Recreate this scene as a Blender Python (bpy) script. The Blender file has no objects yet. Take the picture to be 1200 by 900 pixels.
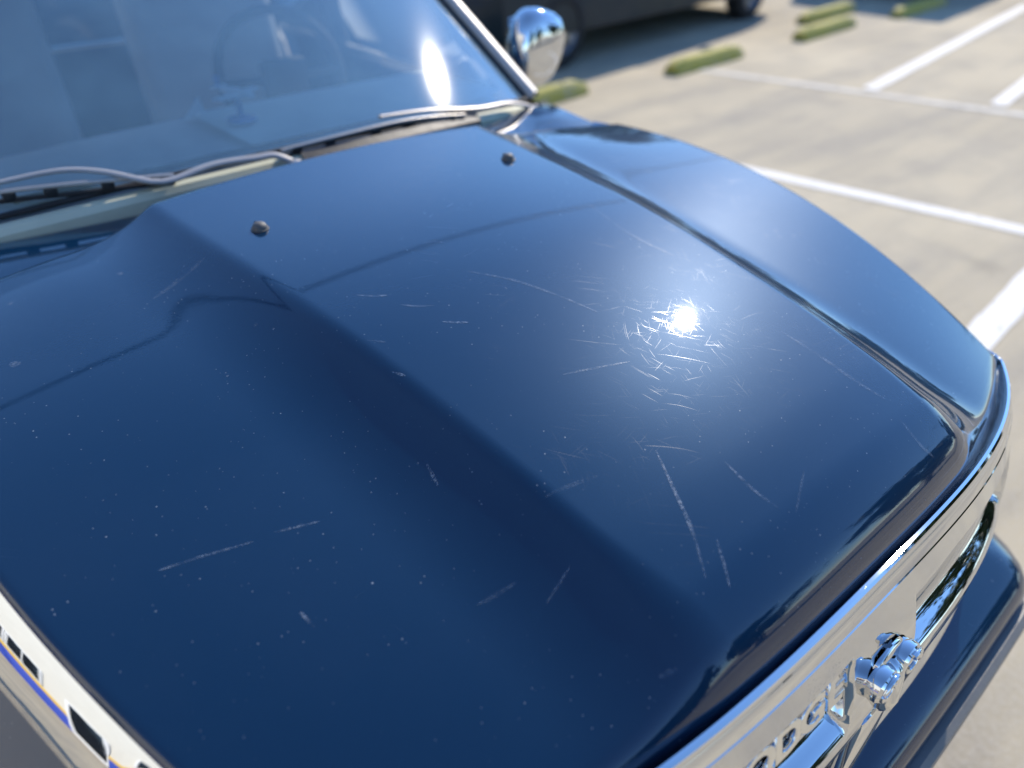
import bpy, bmesh, math, random
from mathutils import Vector, Matrix, noise as mnoise
random.seed(7)
sc = bpy.context.scene
COL = sc.collection
R = math.radians

# ------------------------------------------------------------------ camera
cam_d = bpy.data.cameras.new('camera')
cam = bpy.data.objects.new('camera', cam_d)
COL.objects.link(cam)
sc.camera = cam
rt = Vector((0.761, -0.649, -0.001)); fw = Vector((0.532, 0.624, -0.572)).normalized()
rt = (rt - fw * rt.dot(fw)).normalized(); up = rt.cross(fw)
cam.matrix_world = Matrix(((rt.x, up.x, -fw.x, -0.665), (rt.y, up.y, -fw.y, -0.172), (rt.z, up.z, -fw.z, 1.627), (0, 0, 0, 1)))
cam_d.sensor_width = 36.0
cam_d.lens = 36.0 * 888.7 / 1200.0
cam_d.clip_start = 0.02
cam_d.clip_end = 2000.0
cam_d.dof.use_dof = True
cam_d.dof.focus_distance = 0.92
cam_d.dof.aperture_fstop = 2.0

# ------------------------------------------------------------------ world, sun, exposure
SUN_EL, SUN_AZ = R(36.2), R(66.2)          # azimuth from +Y towards +X
w = bpy.data.worlds.new('World'); sc.world = w; w.use_nodes = True
nt = w.node_tree; bg = nt.nodes['Background']
sky = nt.nodes.new('ShaderNodeTexSky'); sky.sky_type = 'NISHITA'; sky.sun_disc = False
sky.sun_elevation = SUN_EL; sky.sun_rotation = SUN_AZ
sky.air_density = 1.0; sky.dust_density = 0.0; sky.ozone_density = 8.0; sky.altitude = 50
nt.links.new(sky.outputs[0], bg.inputs[0]); bg.inputs[1].default_value = 0.15
sd = bpy.data.lights.new('sun', 'SUN'); sun = bpy.data.objects.new('sun', sd); COL.objects.link(sun)
sd.energy = 3.0; sd.angle = R(0.53); sd.color = (1.0, 0.91, 0.78)
S = Vector((math.sin(SUN_AZ) * math.cos(SUN_EL), math.cos(SUN_AZ) * math.cos(SUN_EL), math.sin(SUN_EL)))
sun.rotation_euler = S.to_track_quat('Z', 'Y').to_euler(); sun.location = S * 60
sc.view_settings.view_transform = 'Standard'; sc.view_settings.look = 'None'
sc.view_settings.exposure = 0.97; sc.view_settings.gamma = 1.0
sc.render.engine = 'CYCLES'
sc.cycles.use_denoising = True
sc.cycles.caustics_reflective = False; sc.cycles.caustics_refractive = False
sc.cycles.sample_clamp_indirect = 12
sc.cycles.max_bounces = 10; sc.cycles.transparent_max_bounces = 16


# ------------------------------------------------------------------ materials
class NT:
    def __init__(s, name):
        s.m = bpy.data.materials.new(name); s.m.use_nodes = True
        s.t = s.m.node_tree; s.b = s.t.nodes['Principled BSDF']; s.out = s.t.nodes['Material Output']
        s._co = None

    def n(s, typ, ins=None, **kw):
        x = s.t.nodes.new(typ)
        for k, v in kw.items(): setattr(x, k, v)
        for k, v in (ins or {}).items():
            if isinstance(v, bpy.types.NodeSocket): s.t.links.new(v, x.inputs[k])
            else: x.inputs[k].default_value = v
        return x

    def co(s):
        if s._co is None: s._co = s.n('ShaderNodeTexCoord').outputs['Object']
        return s._co

    def noise(s, scale, detail=3, rough=0.55, co=None, dist=0.0):
        return s.n('ShaderNodeTexNoise', {'Vector': co if co else s.co(), 'Scale': scale, 'Detail': detail, 'Roughness': rough, 'Distortion': dist}).outputs[0]

    def math(s, op, a, b=0.0, clamp=False):
        return s.n('ShaderNodeMath', {0: a, 1: b}, operation=op, use_clamp=clamp).outputs[0]

    def rng(s, v, a, b, c=0.0, d=1.0, smooth=False):
        return s.n('ShaderNodeMapRange', {0: v, 1: a, 2: b, 3: c, 4: d}, interpolation_type='SMOOTHSTEP' if smooth else 'LINEAR').outputs[0]

    def mix(s, f, a, b):
        x = s.n('ShaderNodeMix', data_type='RGBA')
        for i, v in ((0, f), (6, a), (7, b)):
            if isinstance(v, bpy.types.NodeSocket): s.t.links.new(v, x.inputs[i])
            else: x.inputs[i].default_value = v
        return x.outputs[2]

    def mapping(s, rot=0.0, scale=(1, 1, 1), loc=(0, 0, 0), co=None):
        return s.n('ShaderNodeMapping', {'Vector': co if co else s.co(), 'Rotation': (0, 0, rot), 'Scale': scale, 'Location': loc}).outputs[0]

    def set(s, **kw):
        for k, v in kw.items():
            k = k.replace('_', ' ')
            if isinstance(v, bpy.types.NodeSocket): s.t.links.new(v, s.b.inputs[k])
            else: s.b.inputs[k].default_value = v
        return s

    def bump(s, h, strength=0.3, dist=0.002):
        o = s.n('ShaderNodeBump', {'Height': h, 'Strength': strength, 'Distance': dist}).outputs[0]
        s.t.links.new(o, s.b.inputs['Normal']); return s


def c4(r, g, b): return (r, g, b, 1.0)


def simple(name, col, rough=0.5, metal=0.0, var=0.12, vs=12.0, spec=0.5, coat=0.0, bump=0.0, bs=120.0):
    x = NT(name); v = x.noise(vs, 4)
    lo = c4(*[c * (1 - var) for c in col]); hi = c4(*[min(1, c * (1 + var)) for c in col])
    x.set(Base_Color=x.mix(v, lo, hi), Roughness=x.rng(x.noise(vs * 2.3, 3), .2, .8, rough * .85, min(1, rough * 1.15)), Metallic=metal, Specular_IOR_Level=spec, Coat_Weight=coat, Coat_Roughness=0.05)
    if bump: x.bump(x.noise(bs, 3), bump, 0.002)
    return x.m


def paint_material(name, base, fine=True):
    """dark blue metallic car paint: clear coat, dust specks, fine swirl scratches"""
    x = NT(name)
    co = x.co()
    # worn, hazy patches and fine scratches roughen the clear coat
    patch = x.rng(x.noise(5.5, 4, .6), .42, .66, 0, 1, True)
    scr = None
    scr = None; fine_ = None
    for k, (ang, along, across, th, wt) in enumerate(((0.5, 22, 1300, .73, .5), (1.25, 26, 1400, .74, .7), (2.1, 18, 1300, .75, .6), (2.75, 24, 1500, .74, .5), (.85, 9, 1000, .775, 1.), (1.7, 30, 1600, .735, .6), (.1, 11, 1100, .765, .9))):
        w1 = x.n('ShaderNodeVectorMath', {0: x.n('ShaderNodeTexNoise', {'Vector': co, 'Scale': 3.2 + .6 * k, 'Detail': 0}).outputs['Color'], 1: (.085, .085, 0)}, operation='MULTIPLY').outputs[0]
        warp = x.n('ShaderNodeVectorMath', {0: co, 1: w1}, operation='ADD').outputs[0]
        mp = x.mapping(ang, (1, 1, 0), (k * 3.1, k * 1.7, k), warp)
        mp2 = x.n('ShaderNodeVectorMath', {0: mp, 1: (along, across, 1)}, operation='MULTIPLY').outputs[0]
        nz = x.n('ShaderNodeTexNoise', {'Vector': mp2, 'Scale': 1.0, 'Detail': 0}).outputs[0]
        sk = x.math('MULTIPLY', x.rng(nz, th + .018, th + .085), wt)
        scr = sk if scr is None else x.math('MAXIMUM', scr, sk)
    dens = x.rng(x.noise(5, 5, .65), .36, .74)
    scr = x.math('MULTIPLY', scr, dens)
    # dust specks
    v = x.n('ShaderNodeTexVoronoi', {'Vector': co, 'Scale': 150.0, 'Randomness': 1.0})
    sp = x.rng(x.math('ADD', v.outputs['Distance'], x.math('MULTIPLY', x.n('ShaderNodeSeparateColor', {0: v.outputs['Color']}).outputs[0], .30)), .165, .085)
    v2 = x.n('ShaderNodeTexVoronoi', {'Vector': co, 'Scale': 30.0, 'Randomness': 1.0})
    sp2 = x.rng(x.math('ADD', v2.outputs['Distance'], x.math('MULTIPLY', x.n('ShaderNodeSeparateColor', {0: v2.outputs['Color']}).outputs[1], .13)), .046, .022)
    dust = x.math('MAXIMUM', x.math('MULTIPLY', sp, x.rng(x.noise(7, 4, .6), .38, .58)), sp2)
    dust = x.math('MULTIPLY', dust, x.rng(x.noise(40, 2), .3, .7, .25, .7))
    film = x.math('MULTIPLY', x.rng(x.noise(3.2, 5, .6), .4, .75), .008)
    dirt = x.math('MAXIMUM', dust, film)
    x.set(Base_Color=x.mix(dirt, c4(*base), c4(.42, .46, .5)),
          Metallic=x.math('MULTIPLY', x.math('SUBTRACT', 1.0, dirt), .22), Roughness=.38, Specular_IOR_Level=.02,
          Coat_Weight=x.math('SUBTRACT', 1.0, dust),
          Coat_Roughness=x.math('ADD', x.math('MULTIPLY', scr, .46), x.math('ADD', .0205, x.math('MULTIPLY', patch, .012))),
          Coat_IOR=1.64)
    hb = x.n('ShaderNodeBump', {'Height': x.noise(220, 2), 'Strength': .02, 'Distance': .001}).outputs[0]
    x.t.links.new(hb, x.b.inputs['Coat Normal'])
    return x.m


def chrome_material(name, pit=True):
    x = NT(name)
    p = x.rng(x.noise(8, 4, .65), .60, .74, 0, 1, True)
    fine = x.rng(x.noise(420, 2), .55, .7)
    p = x.math('MULTIPLY', p, fine)
    p2 = x.math('MULTIPLY', p, .55 if pit else .15)
    x.set(Base_Color=x.mix(p2, c4(.68, .69, .70), c4(.36, .36, .35)), Metallic=x.math('SUBTRACT', 1.0, x.math('MULTIPLY', p2, .6)),
          Roughness=x.math('ADD', .025, x.math('MULTIPLY', p2, .5)))
    x.bump(x.noise(30, 2), .03, .002)
    return x.m


def glass_material(name, tint, ior=1.5, rough=0.0, boost=1.5, veil=.02):
    x = NT(name); t = x.t
    tr = x.n('ShaderNodeBsdfTransparent', {0: tint}).outputs[0]
    gl = x.n('ShaderNodeBsdfGlossy', {0: c4(1, 1, 1), 1: rough}).outputs[0]
    fr = x.math('MULTIPLY', x.n('ShaderNodeFresnel', {'IOR': ior}).outputs[0], boost, True)
    mx = x.n('ShaderNodeMixShader', {0: fr, 1: tr, 2: gl}).outputs[0]
    df = x.n('ShaderNodeBsdfDiffuse', {0: c4(.30, .54, .68)}).outputs[0]  # dust film tinted blue, with the sky's reflection painted into it
    sky_haze = x.math('MULTIPLY', x.rng(x.noise(6, 4, .6),  -.3, 1.3), veil)
    mx = x.n('ShaderNodeMixShader', {0: sky_haze, 1: mx, 2: df}).outputs[0]
    t.links.new(mx, x.out.inputs[0]); return x.m


def concrete_material(name):
    x = NT(name)
    a = x.noise(.35, 6, .6); b = x.noise(2.2, 5, .62); g = x.noise(60, 3, .6); f = x.noise(320, 2)
    st = x.mapping(R(10), (.35, 2.4, 1))
    s2 = x.noise(1.0, 5, .62, st)
    c = x.mix(x.rng(a, .3, .7), c4(.415, .350, .235), c4(.585, .500, .340))
    c = x.mix(x.math('MULTIPLY', x.rng(s2, .42, .68), .7), c, c4(.25, .228, .19))
    c = x.mix(x.math('MULTIPLY', x.rng(b, .5, .75), .5), c, c4(.23, .21, .178))
    c = x.mix(x.math('MULTIPLY', x.rng(g, .35, .7), .3), c, c4(.52, .48, .42))
    c = x.mix(x.math('MULTIPLY', x.rng(f, .56, .72), .45), c, c4(.16, .15, .14))
    vo = x.n('ShaderNodeTexVoronoi', {'Vector': x.co(), 'Scale': .9}); spots = x.rng(x.math('ADD', vo.outputs['Distance'], x.math('MULTIPLY', x.noise(9, 4, .7), .16)), .19, .10)
    c = x.mix(x.math('MULTIPLY', spots, .30), c, c4(.13, .12, .105))
    x.set(Base_Color=c, Roughness=.9, Specular_IOR_Level=.25)
    x.bump(x.math('ADD', g, x.math('MULTIPLY', f, .5)), .35, .004); return x.m


def line_material(name, wear, col=(.74, .72, .67)):
    x = NT(name)
    n1 = x.noise(28, 4, .65); n2 = x.noise(3, 3)
    k = x.rng(x.math('ADD', n1, x.math('MULTIPLY', n2, .35)), wear, wear + .12)
    x.set(Base_Color=x.mix(k, c4(*col), c4(.40, .37, .32)), Roughness=.8); return x.m


PAINT = paint_material('blue_paint', (.0006, .020, .055))
CHROME = chrome_material('chrome'); CHROME_S = chrome_material('smooth_chrome', False)
GLASS = glass_material('windshield_glass', c4(.93, .97, .97), 1.5, .036, 2.9, .32)
GLASS_S = glass_material('side_glass', c4(.86, .90, .90))
GLASS_D = glass_material('tinted_glass', c4(.25, .28, .28))
BLACK = simple('black_plastic', (.012, .012, .013), .45, bump=.2)
RUBBER = simple('black_rubber', (.010, .010, .011), .7)
GREYP = simple('grey_plastic', (.085, .082, .078), .55, var=.2, bump=.3)
TRIMP = simple('grey_bumper_trim', (.17, .165, .155), .5, var=.2, bump=.3)
PILLAR = simple('grey_pillar_trim', (.46, .44, .42), .42, .15, .1)
WIPER = simple('grey_wiper_metal', (.40, .37, .34), .35, .35, .12)
DASH = simple('grey_dashboard', (.60, .56, .52), .7, var=.1, bump=.25, bs=300)
DASH_LIT = simple('sunlit_dashboard', (.74, .74, .66), .7, var=.08, bump=.2, bs=300)  # paler copy of the dashboard colour, sunlight painted in
COWLP = simple('pale_cowl', (.52, .52, .38), .55, var=.15)
SEAT = simple('grey_seat_cloth', (.30, .30, .30), .9, var=.1, bump=.3, bs=200)
INTER = simple('dark_cabin_trim', (.03, .032, .036), .8)
CONC = concrete_material('concrete')
LINE = line_material('white_line_paint', .74); LINE_F = line_material('faded_line_paint', .62, (.58, .56, .50))
YEL = line_material('yellow_stop_paint', .74, (.40, .355, .07))
TYRE = simple('tyre_rubber', (.018, .018, .019), .85, bump=.3)
RIM = simple('grey_alloy', (.35, .35, .36), .35, .8)
LENS = simple('clear_lens', (.55, .58, .6), .08, .3)
LEAF = simple('dark_leaves', (.035, .062, .018), .6, var=.5, vs=3)
LEAF2 = simple('yellow_green_leaves', (.10, .11, .025), .6, var=.4, vs=3)
BARK = simple('bark', (.10, .075, .05), .9, var=.3, bump=.5, bs=30)


# ------------------------------------------------------------------ mesh helpers
def link(name, me, mat, parent=None, smooth=True):
    o = bpy.data.objects.new(name, me); COL.objects.link(o)
    if mat and not me.materials: me.materials.append(mat)
    if parent: o.parent = parent
    if smooth:
        me.polygons.foreach_set('use_smooth', [True] * len(me.polygons))
    return o


def from_py(name, vs, fs, mat, parent=None, smooth=True, sharp=None):
    me = bpy.data.meshes.new(name); me.from_pydata([tuple(v) for v in vs], [], fs); me.update()
    bm = bmesh.new(); bm.from_mesh(me)
    bmesh.ops.remove_doubles(bm, verts=bm.verts, dist=1e-6)
    bmesh.ops.recalc_face_normals(bm, faces=bm.faces); bm.to_mesh(me); bm.free()
    o = link(name, me, mat, parent, smooth)
    if sharp: me.set_sharp_from_angle(angle=R(sharp))
    return o


def grid(name, rows, mat, parent=None, close=False, sharp=None, smooth=True, flip=False):
    n = len(rows[0]); vs = [p for r in rows for p in r]; fs = []
    for j in range(len(rows) - 1):
        for i in range(n - 1 if not close else n):
            a, b = j * n + i, j * n + (i + 1) % n
            f = (a, b, b + n, a + n); fs.append(f[::-1] if flip else f)
    me = bpy.data.meshes.new(name); me.from_pydata([tuple(v) for v in vs], [], fs); me.update()
    o = link(name, me, mat, parent, smooth)
    if sharp: me.set_sharp_from_angle(angle=R(sharp))
    return o


def box(name, c, s, mat, parent=None, bev=0.0, rot=None, seg=2):
    bm = bmesh.new(); bmesh.ops.create_cube(bm, size=1.0)
    bmesh.ops.scale(bm, vec=s, verts=bm.verts)
    if bev: bmesh.ops.bevel(bm, geom=bm.edges[:], offset=bev, segments=seg, affect='EDGES', profile=.6)
    if rot: bmesh.ops.rotate(bm, cent=(0, 0, 0), matrix=rot, verts=bm.verts)
    bmesh.ops.translate(bm, vec=c, verts=bm.verts)
    me = bpy.data.meshes.new(name); bm.to_mesh(me); bm.free()
    o = link(name, me, mat, parent, bool(bev))
    if bev: me.set_sharp_from_angle(angle=R(40))
    return o


def tube(name, pts, rad, mat, parent=None, n=10, flat=1.0, caps=True):
    """swept tube; rad number or list; flat squashes it vertically"""
    pts = [Vector(p) for p in pts]; rads = rad if isinstance(rad, (list, tuple)) else [rad] * len(pts)
    rows = []
    for i, p in enumerate(pts):
        d = (pts[min(i + 1, len(pts) - 1)] - pts[max(i - 1, 0)]).normalized()
        ref = Vector((0, 0, 1)) if abs(d.z) < .95 else Vector((1, 0, 0))
        sx = d.cross(ref).normalized(); uz = sx.cross(d)
        rows.append([p + (sx * math.cos(2 * math.pi * k / n) + uz * math.sin(2 * math.pi * k / n) * flat) * rads[i] for k in range(n)])
    vs = [p for r in rows for p in r]; fs = []
    for j in range(len(rows) - 1):
        for k in range(n):
            a, b = j * n + k, j * n + (k + 1) % n
            fs.append((a, b, b + n, a + n))
    if caps:
        fs.append(tuple(range(n))[::-1]); fs.append(tuple(range((len(rows) - 1) * n, len(rows) * n)))
    return from_py(name, vs, fs, mat, parent, True, 50)


def spline(pts, n):
    """Catmull-Rom through pts"""
    P = [Vector(p) for p in pts]; out = []
    for i in range(len(P) - 1):
        p0, p1, p2, p3 = P[max(i - 1, 0)], P[i], P[i + 1], P[min(i + 2, len(P) - 1)]
        for k in range(n):
            t = k / n
            out.append(.5 * ((2 * p1) + (p2 - p0) * t + (2 * p0 - 5 * p1 + 4 * p2 - p3) * t * t + (3 * p1 - p0 - 3 * p2 + p3) * t ** 3))
    out.append(P[-1]); return out


def lathe(name, prof, mat, parent=None, n=32, axis='X', loc=(0, 0, 0), sharp=35):
    rows = []
    for a in range(n):
        t = 2 * math.pi * a / n; r_ = []
        for (h, r) in prof:
            if axis == 'X': p = (h, r * math.cos(t), r * math.sin(t))
            elif axis == 'Z': p = (r * math.cos(t), r * math.sin(t), h)
            else: p = (r * math.cos(t), h, r * math.sin(t))
            r_.append((p[0] + loc[0], p[1] + loc[1], p[2] + loc[2]))
        rows.append(r_)
    rows.append(rows[0])
    m = len(prof); vs = [p for r in rows for p in r]; fs = []
    for j in range(n):
        for i in range(m - 1):
            a = j * m + i; fs.append((a, a + 1, a + 1 + m, a + m))
    return from_py(name, vs, fs, mat, parent, True, sharp)


def empty(name, label, cat, loc=(0, 0, 0), rz=0.0, group=None):
    o = bpy.data.objects.new(name, None); COL.objects.link(o)
    o.location = loc; o.rotation_euler = (0, 0, rz)
    o['label'] = label; o['category'] = cat
    if group: o['group'] = group
    return o


def tag(o, label, cat, group=None):
    o['label'] = label; o['category'] = cat
    if group: o['group'] = group
    return o


def struct(o): o['kind'] = 'structure'; return o


# ------------------------------------------------------------------ ground and painted lines
g = []
vs, fs = [], []
xs = [-400, -120, -40, -15, -6, 0, 4, 8, 14, 24, 50, 130, 400]
for y in xs:
    for x in xs: vs.append((x, y, 0))
n = len(xs)
for j in range(n - 1):
    for i in range(n - 1): fs.append((j * n + i, j * n + i + 1, (j + 1) * n + i + 1, (j + 1) * n + i))
struct(from_py('ground', vs, fs, CONC, smooth=False))


def line_strip(p, q, wd, mat, z=.004):
    p, q = Vector((*p, z)), Vector((*q, z)); d = (q - p).normalized(); s = Vector((-d.y, d.x, 0)) * wd / 2
    L = (q - p).length; N = max(2, int(L / .12)); rows = []
    for k in range(N + 1):
        c = p + d * (L * k / N); e1 = (random.random() - .5) * .008; e2 = (random.random() - .5) * .008
        rows.append([c - s * (1 + e1 / wd * 2), c + s * (1 + e2 / wd * 2)])
    return struct(grid('parking_line', rows, mat, smooth=False))


line_strip((3.20, 3.86), (4.60, -2.80), .115, LINE)
line_strip((1.45, .515), (3.80, .715), .13, LINE)
line_strip((5.43, 4.40), (7.10, -1.9), .11, LINE_F)
line_strip((5.95, 2.94), (11.6, 3.80), .12, LINE, .008)
line_strip((6.25, 2.03), (13.0, 3.03), .12, LINE, .008)
line_strip((7.10, -.62), (13.0, .28), .12, LINE, .008)


# ------------------------------------------------------------------ wheel stops
def wheel_stop(x0, x1, y, rz, label):
    L = x1 - x0; N = 14; prof = [(-.085, 0), (-.085, .03), (-.062, .095), (-.04, .115), (.04, .115), (.062, .095), (.085, .03), (.085, 0)]
    rows = []
    for k in range(N + 1):
        s = -L / 2 + L * k / N; e = .72 if k in (0, N) else 1.0
        jit = mnoise.noise(Vector((s * 3 + x0, y, 0))) * .006
        rows.append([(s, a * (.9 if e < 1 else 1) + jit * .5, b * e + (jit if b > .05 else 0)) for a, b in prof])
    vs = [p for r in rows for p in r]; m = len(prof); fs = []
    for j in range(N):
        for i in range(m - 1): fs.append((j * m + i, j * m + i + 1, (j + 1) * m + i + 1, (j + 1) * m + i))
    fs.append(tuple(range(m))); fs.append(tuple(range(N * m, (N + 1) * m))[::-1])
    root = empty('wheel_stop', label, 'wheel stop', ((x0 + x1) / 2, y, .0), rz, 'yellow wheel stops along the far stalls')
    from_py('stop_body', vs, fs, YEL, root, True, 30)
    for sx in (-.33, .33):
        lathe('anchor_pin', [(.114, .0), (.122, .010), (.122, .016), (.112, .018)], GREYP, root, 10, 'Z', (sx * L, 0, 0))
    return root


wheel_stop(2.55, 4.06, 4.40, R(5), 'yellow concrete wheel stop peeking out beside the chrome mirror')
wheel_stop(5.10, 6.20, 4.42, R(4), 'large worn yellow wheel stop in its own shadow right of the mirror')
wheel_stop(7.30, 8.55, 4.53, R(5), 'lower of the two parallel yellow wheel stops lying one behind the other')
wheel_stop(8.20, 9.50, 5.06, R(5), 'upper of the two parallel yellow wheel stops lying one behind the other')
wheel_stop(9.42, 10.9, 4.55, R(5), 'yellow wheel stop by the end of the long white stall line')

# ------------------------------------------------------------------ THE BLUE TRUCK: surfaces
CAR = empty('pickup_truck', 'dark blue truck with a scratched glossy hood and chrome grille filling the view', 'truck', (0, 0, 0))


def lerp(a, b, t): return a + (b - a) * t
def smooth(a, b, x):
    t = max(0.0, min(1.0, (x - a) / (b - a))); return t * t * (3 - 2 * t)


def tt(y): return (y - .104) / .996
def half_w(y):
    t = max(-.15, min(1.08, tt(y))); return .614 + .134 * t + .244 * t * (1 - t)
def edge_z(y):
    t = max(-.15, min(1.12, tt(y))); return .954 + .138 * t + .185 * t * (1 - t)
def front_y(s): return .104 * abs(s) ** 3.2
def rear_y(s): return 1.130 - .055 * s * s
def ridge_x(y): return .250 + .090 * (y - .043) / 1.024
RZ = ((-.10, 1.012), (.04, 1.046), (.17, 1.077), (.40, 1.117), (.64, 1.143), (1.06, 1.154), (1.3, 1.164))
def ridge_z(y):
    for i in range(len(RZ) - 1):
        if y <= RZ[i + 1][0] or i == len(RZ) - 2:
            p0, p1, p2, p3 = RZ[max(i - 1, 0)], RZ[i], RZ[i + 1], RZ[min(i + 2, len(RZ) - 1)]
            h = p2[0] - p1[0]; t = (y - p1[0]) / h
            m1 = (p2[1] - p0[1]) / (p2[0] - p0[0]); m2 = (p3[1] - p1[1]) / (p3[0] - p1[0])
            return (2 * t ** 3 - 3 * t * t + 1) * p1[1] + (t ** 3 - 2 * t * t + t) * h * m1 + (3 * t * t - 2 * t ** 3) * p2[1] + (t ** 3 - t * t) * h * m2
def slope_w(y): return lerp(.19, .145, smooth(.0, .12, y))


def hood_raw(x, y):
    w_ = half_w(y); q = x / w_; zf = edge_z(y) + lerp(.075, .024, smooth(0, .55, y)) * (1 - q * q) + .010 * smooth(.80, 1.13, y) * (1 - smooth(.50, .76, abs(x)))
    a = ridge_x(y); zc = ridge_z(y); sw = slope_w(y); tot = 0
    for k in range(5):
        ax = abs(x) + (k - 2) * lerp(.010, .0042, smooth(.03, .20, y))
        if ax <= a: tot += zc - zf + .010 * (1 - (ax / a) ** 2)
        else:
            u = (ax - a) / sw
            tot += (zc - zf) * ((1 - u) ** 2.5 if u < 1 else 0.0)
    return zf + tot / 5 * smooth(-.06, .085, y)


def front_r(s): return .026 * (1 - s * s) ** .7 + .010
def hood_z(x, y):
    s = max(-1, min(1, x / half_w(y))); z = hood_raw(x, y); Rr = front_r(s); d = y - front_y(s)
    if d < Rr: z -= Rr - math.sqrt(max(0, Rr * Rr - (Rr - d) ** 2))
    w_ = half_w(y); dl = w_ - abs(x); r = .014
    if dl < r: z -= r - math.sqrt(max(0, r * r - (r - dl) ** 2))
    return z


# columns (fractions of the half width; fine near the edges) and rows
NS = 150
cols = []
for k in range(-NS, NS + 1):
    u = k / NS
    cols.append(u)
rows = []
NV = 120


def hood_row(fn):
    return [fn(s) for s in cols]


def edge_s(s, y):
    """x from column parameter with extra density on the side roll"""
    w_ = half_w(y); r = .014; lim = .94
    if abs(s) <= lim: return (w_ - r) * s / lim
    ph = (abs(s) - lim) / (1 - lim) * math.pi / 2
    return math.copysign(w_ - r + r * math.sin(ph), s)


def hood_pt(s, y): x = edge_s(s, y); return (x, y, hood_z(x, y))


# skirt at the front, roll, top, rear skirt
def mk(s, mode, v):
    if mode == 'roll':
        Rr = front_r(s); y = front_y(s) + Rr * (1 - math.cos(v)); return hood_pt(s, y)
    y0 = front_y(s) + front_r(s); y = y0 + (rear_y(s) - y0) * v
    return hood_pt(s, y)


base = [mk(s, 'roll', 0.0) for s in cols]
rows.append([(x * .995, y + .02, z - .03) for x, y, z in base])
rows.append([(x, y + .002, z - .012) for x, y, z in base])
for k in range(13): rows.append([mk(s, 'roll', k / 12 * math.pi / 2) for s in cols])
for k in range(1, NV + 1): rows.append([mk(s, 'top', k / NV) for s in cols])
last = rows[-1]
rows.append([(x, y + .007, z - .003) for x, y, z in last])
rows.append([(x, y + .010, z - .010) for x, y, z in last])
rows.append([(x, y + .006, z - .030) for x, y, z in last])
# side skirts
rows = [[(r[0][0] + .004, r[0][1], r[0][2] - .03)] + r + [(r[-1][0] - .004, r[-1][1], r[-1][2] - .03)] for r in rows]
hood = grid('hood', rows, PAINT, CAR)


def hood_normal(x, y):
    e = .004
    return Vector((-(hood_z(x + e, y) - hood_z(x - e, y)) / (2 * e), -(hood_z(x, y + e) - hood_z(x, y - e)) / (2 * e), 1)).normalized()


# washer nozzles
for (x, y) in ((-.250, .912), (.250, .912)):
    z = hood_z(x, y)
    nz = lathe('washer_nozzle', [(-.003, .0140), (.0012, .0142), (.0016, .0122), (.005, .0116), (.009, .0090), (.0112, .005), (.0118, 0)], GREYP, CAR, 16, 'Z', (x, y, z))
    box('jet', (x, y + .011, z + .007), (.005, .006, .004), BLACK, nz, .001)

# scuffs and chips lying on the clear coat
CHIP = simple('pale_chip', (.20, .23, .27), .6, var=.5, vs=400)

SCUFFS = [([(-0.0897, 0.5984), (-0.0538, 0.545), (-0.0289, 0.485), (-0.0092, 0.4231)], 0.0045, 0.5),
          ([(-0.1309, 0.2124), (-0.1565, 0.163), (-0.179, 0.1202), (-0.2074, 0.0794)], 0.004, 0.8),
          ([(-0.0795, 0.1576), (-0.0836, 0.1166), (-0.0794, 0.0854)], 0.004, 0.5),
          ([(-0.1648, 0.1004), (-0.1799, 0.0792), (-0.1931, 0.061)], 0.0035, 0.5),
          ([(-0.1333, 0.3576), (-0.0904, 0.3427), (-0.0486, 0.3278)], 0.0035, 0.5),
          ([(-0.6012, 0.4386), (-0.5659, 0.4292), (-0.5139, 0.4129)], 0.003, 0.6),
          ([(-0.4914, 0.4098), (-0.4477, 0.3933)], 0.003, 0.6),
          ([(-0.2419, 0.6425), (-0.224, 0.6246), (-0.2098, 0.6156)], 0.004, 0.9),
          ([(-0.209, 0.5866), (-0.1938, 0.5697), (-0.1769, 0.559)], 0.004, 0.9),
          ([(-0.189, 0.5239), (-0.1753, 0.5115), (-0.1622, 0.5018)], 0.004, 0.9),
          ([(-0.2841, 0.5502), (-0.268, 0.5331)], 0.003, 0.8),
          ([(0.1808, 0.2613), (0.1831, 0.2019), (0.1822, 0.1497), (0.1877, 0.1087)], 0.006, 0.4),
          ([(0.1709, 0.0808), (0.1662, 0.0484), (0.1745, 0.029)], 0.005, 0.4),
          ([(0.2139, 0.6619), (0.192, 0.5461), (0.2004, 0.4665)], 0.006, 0.4),
          ([(-0.3449, 0.901), (-0.398, 0.891), (-0.4351, 0.8795)], 0.008, 0.4),
          ([(-0.3289, 0.1714), (-0.3092, 0.1748), (-0.2924, 0.1773)], 0.003, 0.5),
          ([(-0.2975, 0.055), (-0.2814, 0.0475)], 0.004, 0.6),
          ([(-0.5145, 0.3168), (-0.5113, 0.2955)], 0.0035, 0.8),
          ([(-0.2903, 0.4854), (-0.2837, 0.4682)], 0.003, 1.0),
          ([(-0.3256, 0.3712), (-0.3313, 0.3419)], 0.0035, 0.7),
          ([(0.5658, 0.3339), (0.5578, 0.2476)], 0.005, 0.35),
          ([(-0.0667, 0.072), (-0.0121, 0.0986)], 0.003, 0.4),
          ([(-0.2085, 0.2252), (-0.2683, 0.2396)], 0.005, 0.3),
          ([(-0.3779, 0.2169), (-0.3369, 0.2068)], 0.005, 0.25)]
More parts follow.
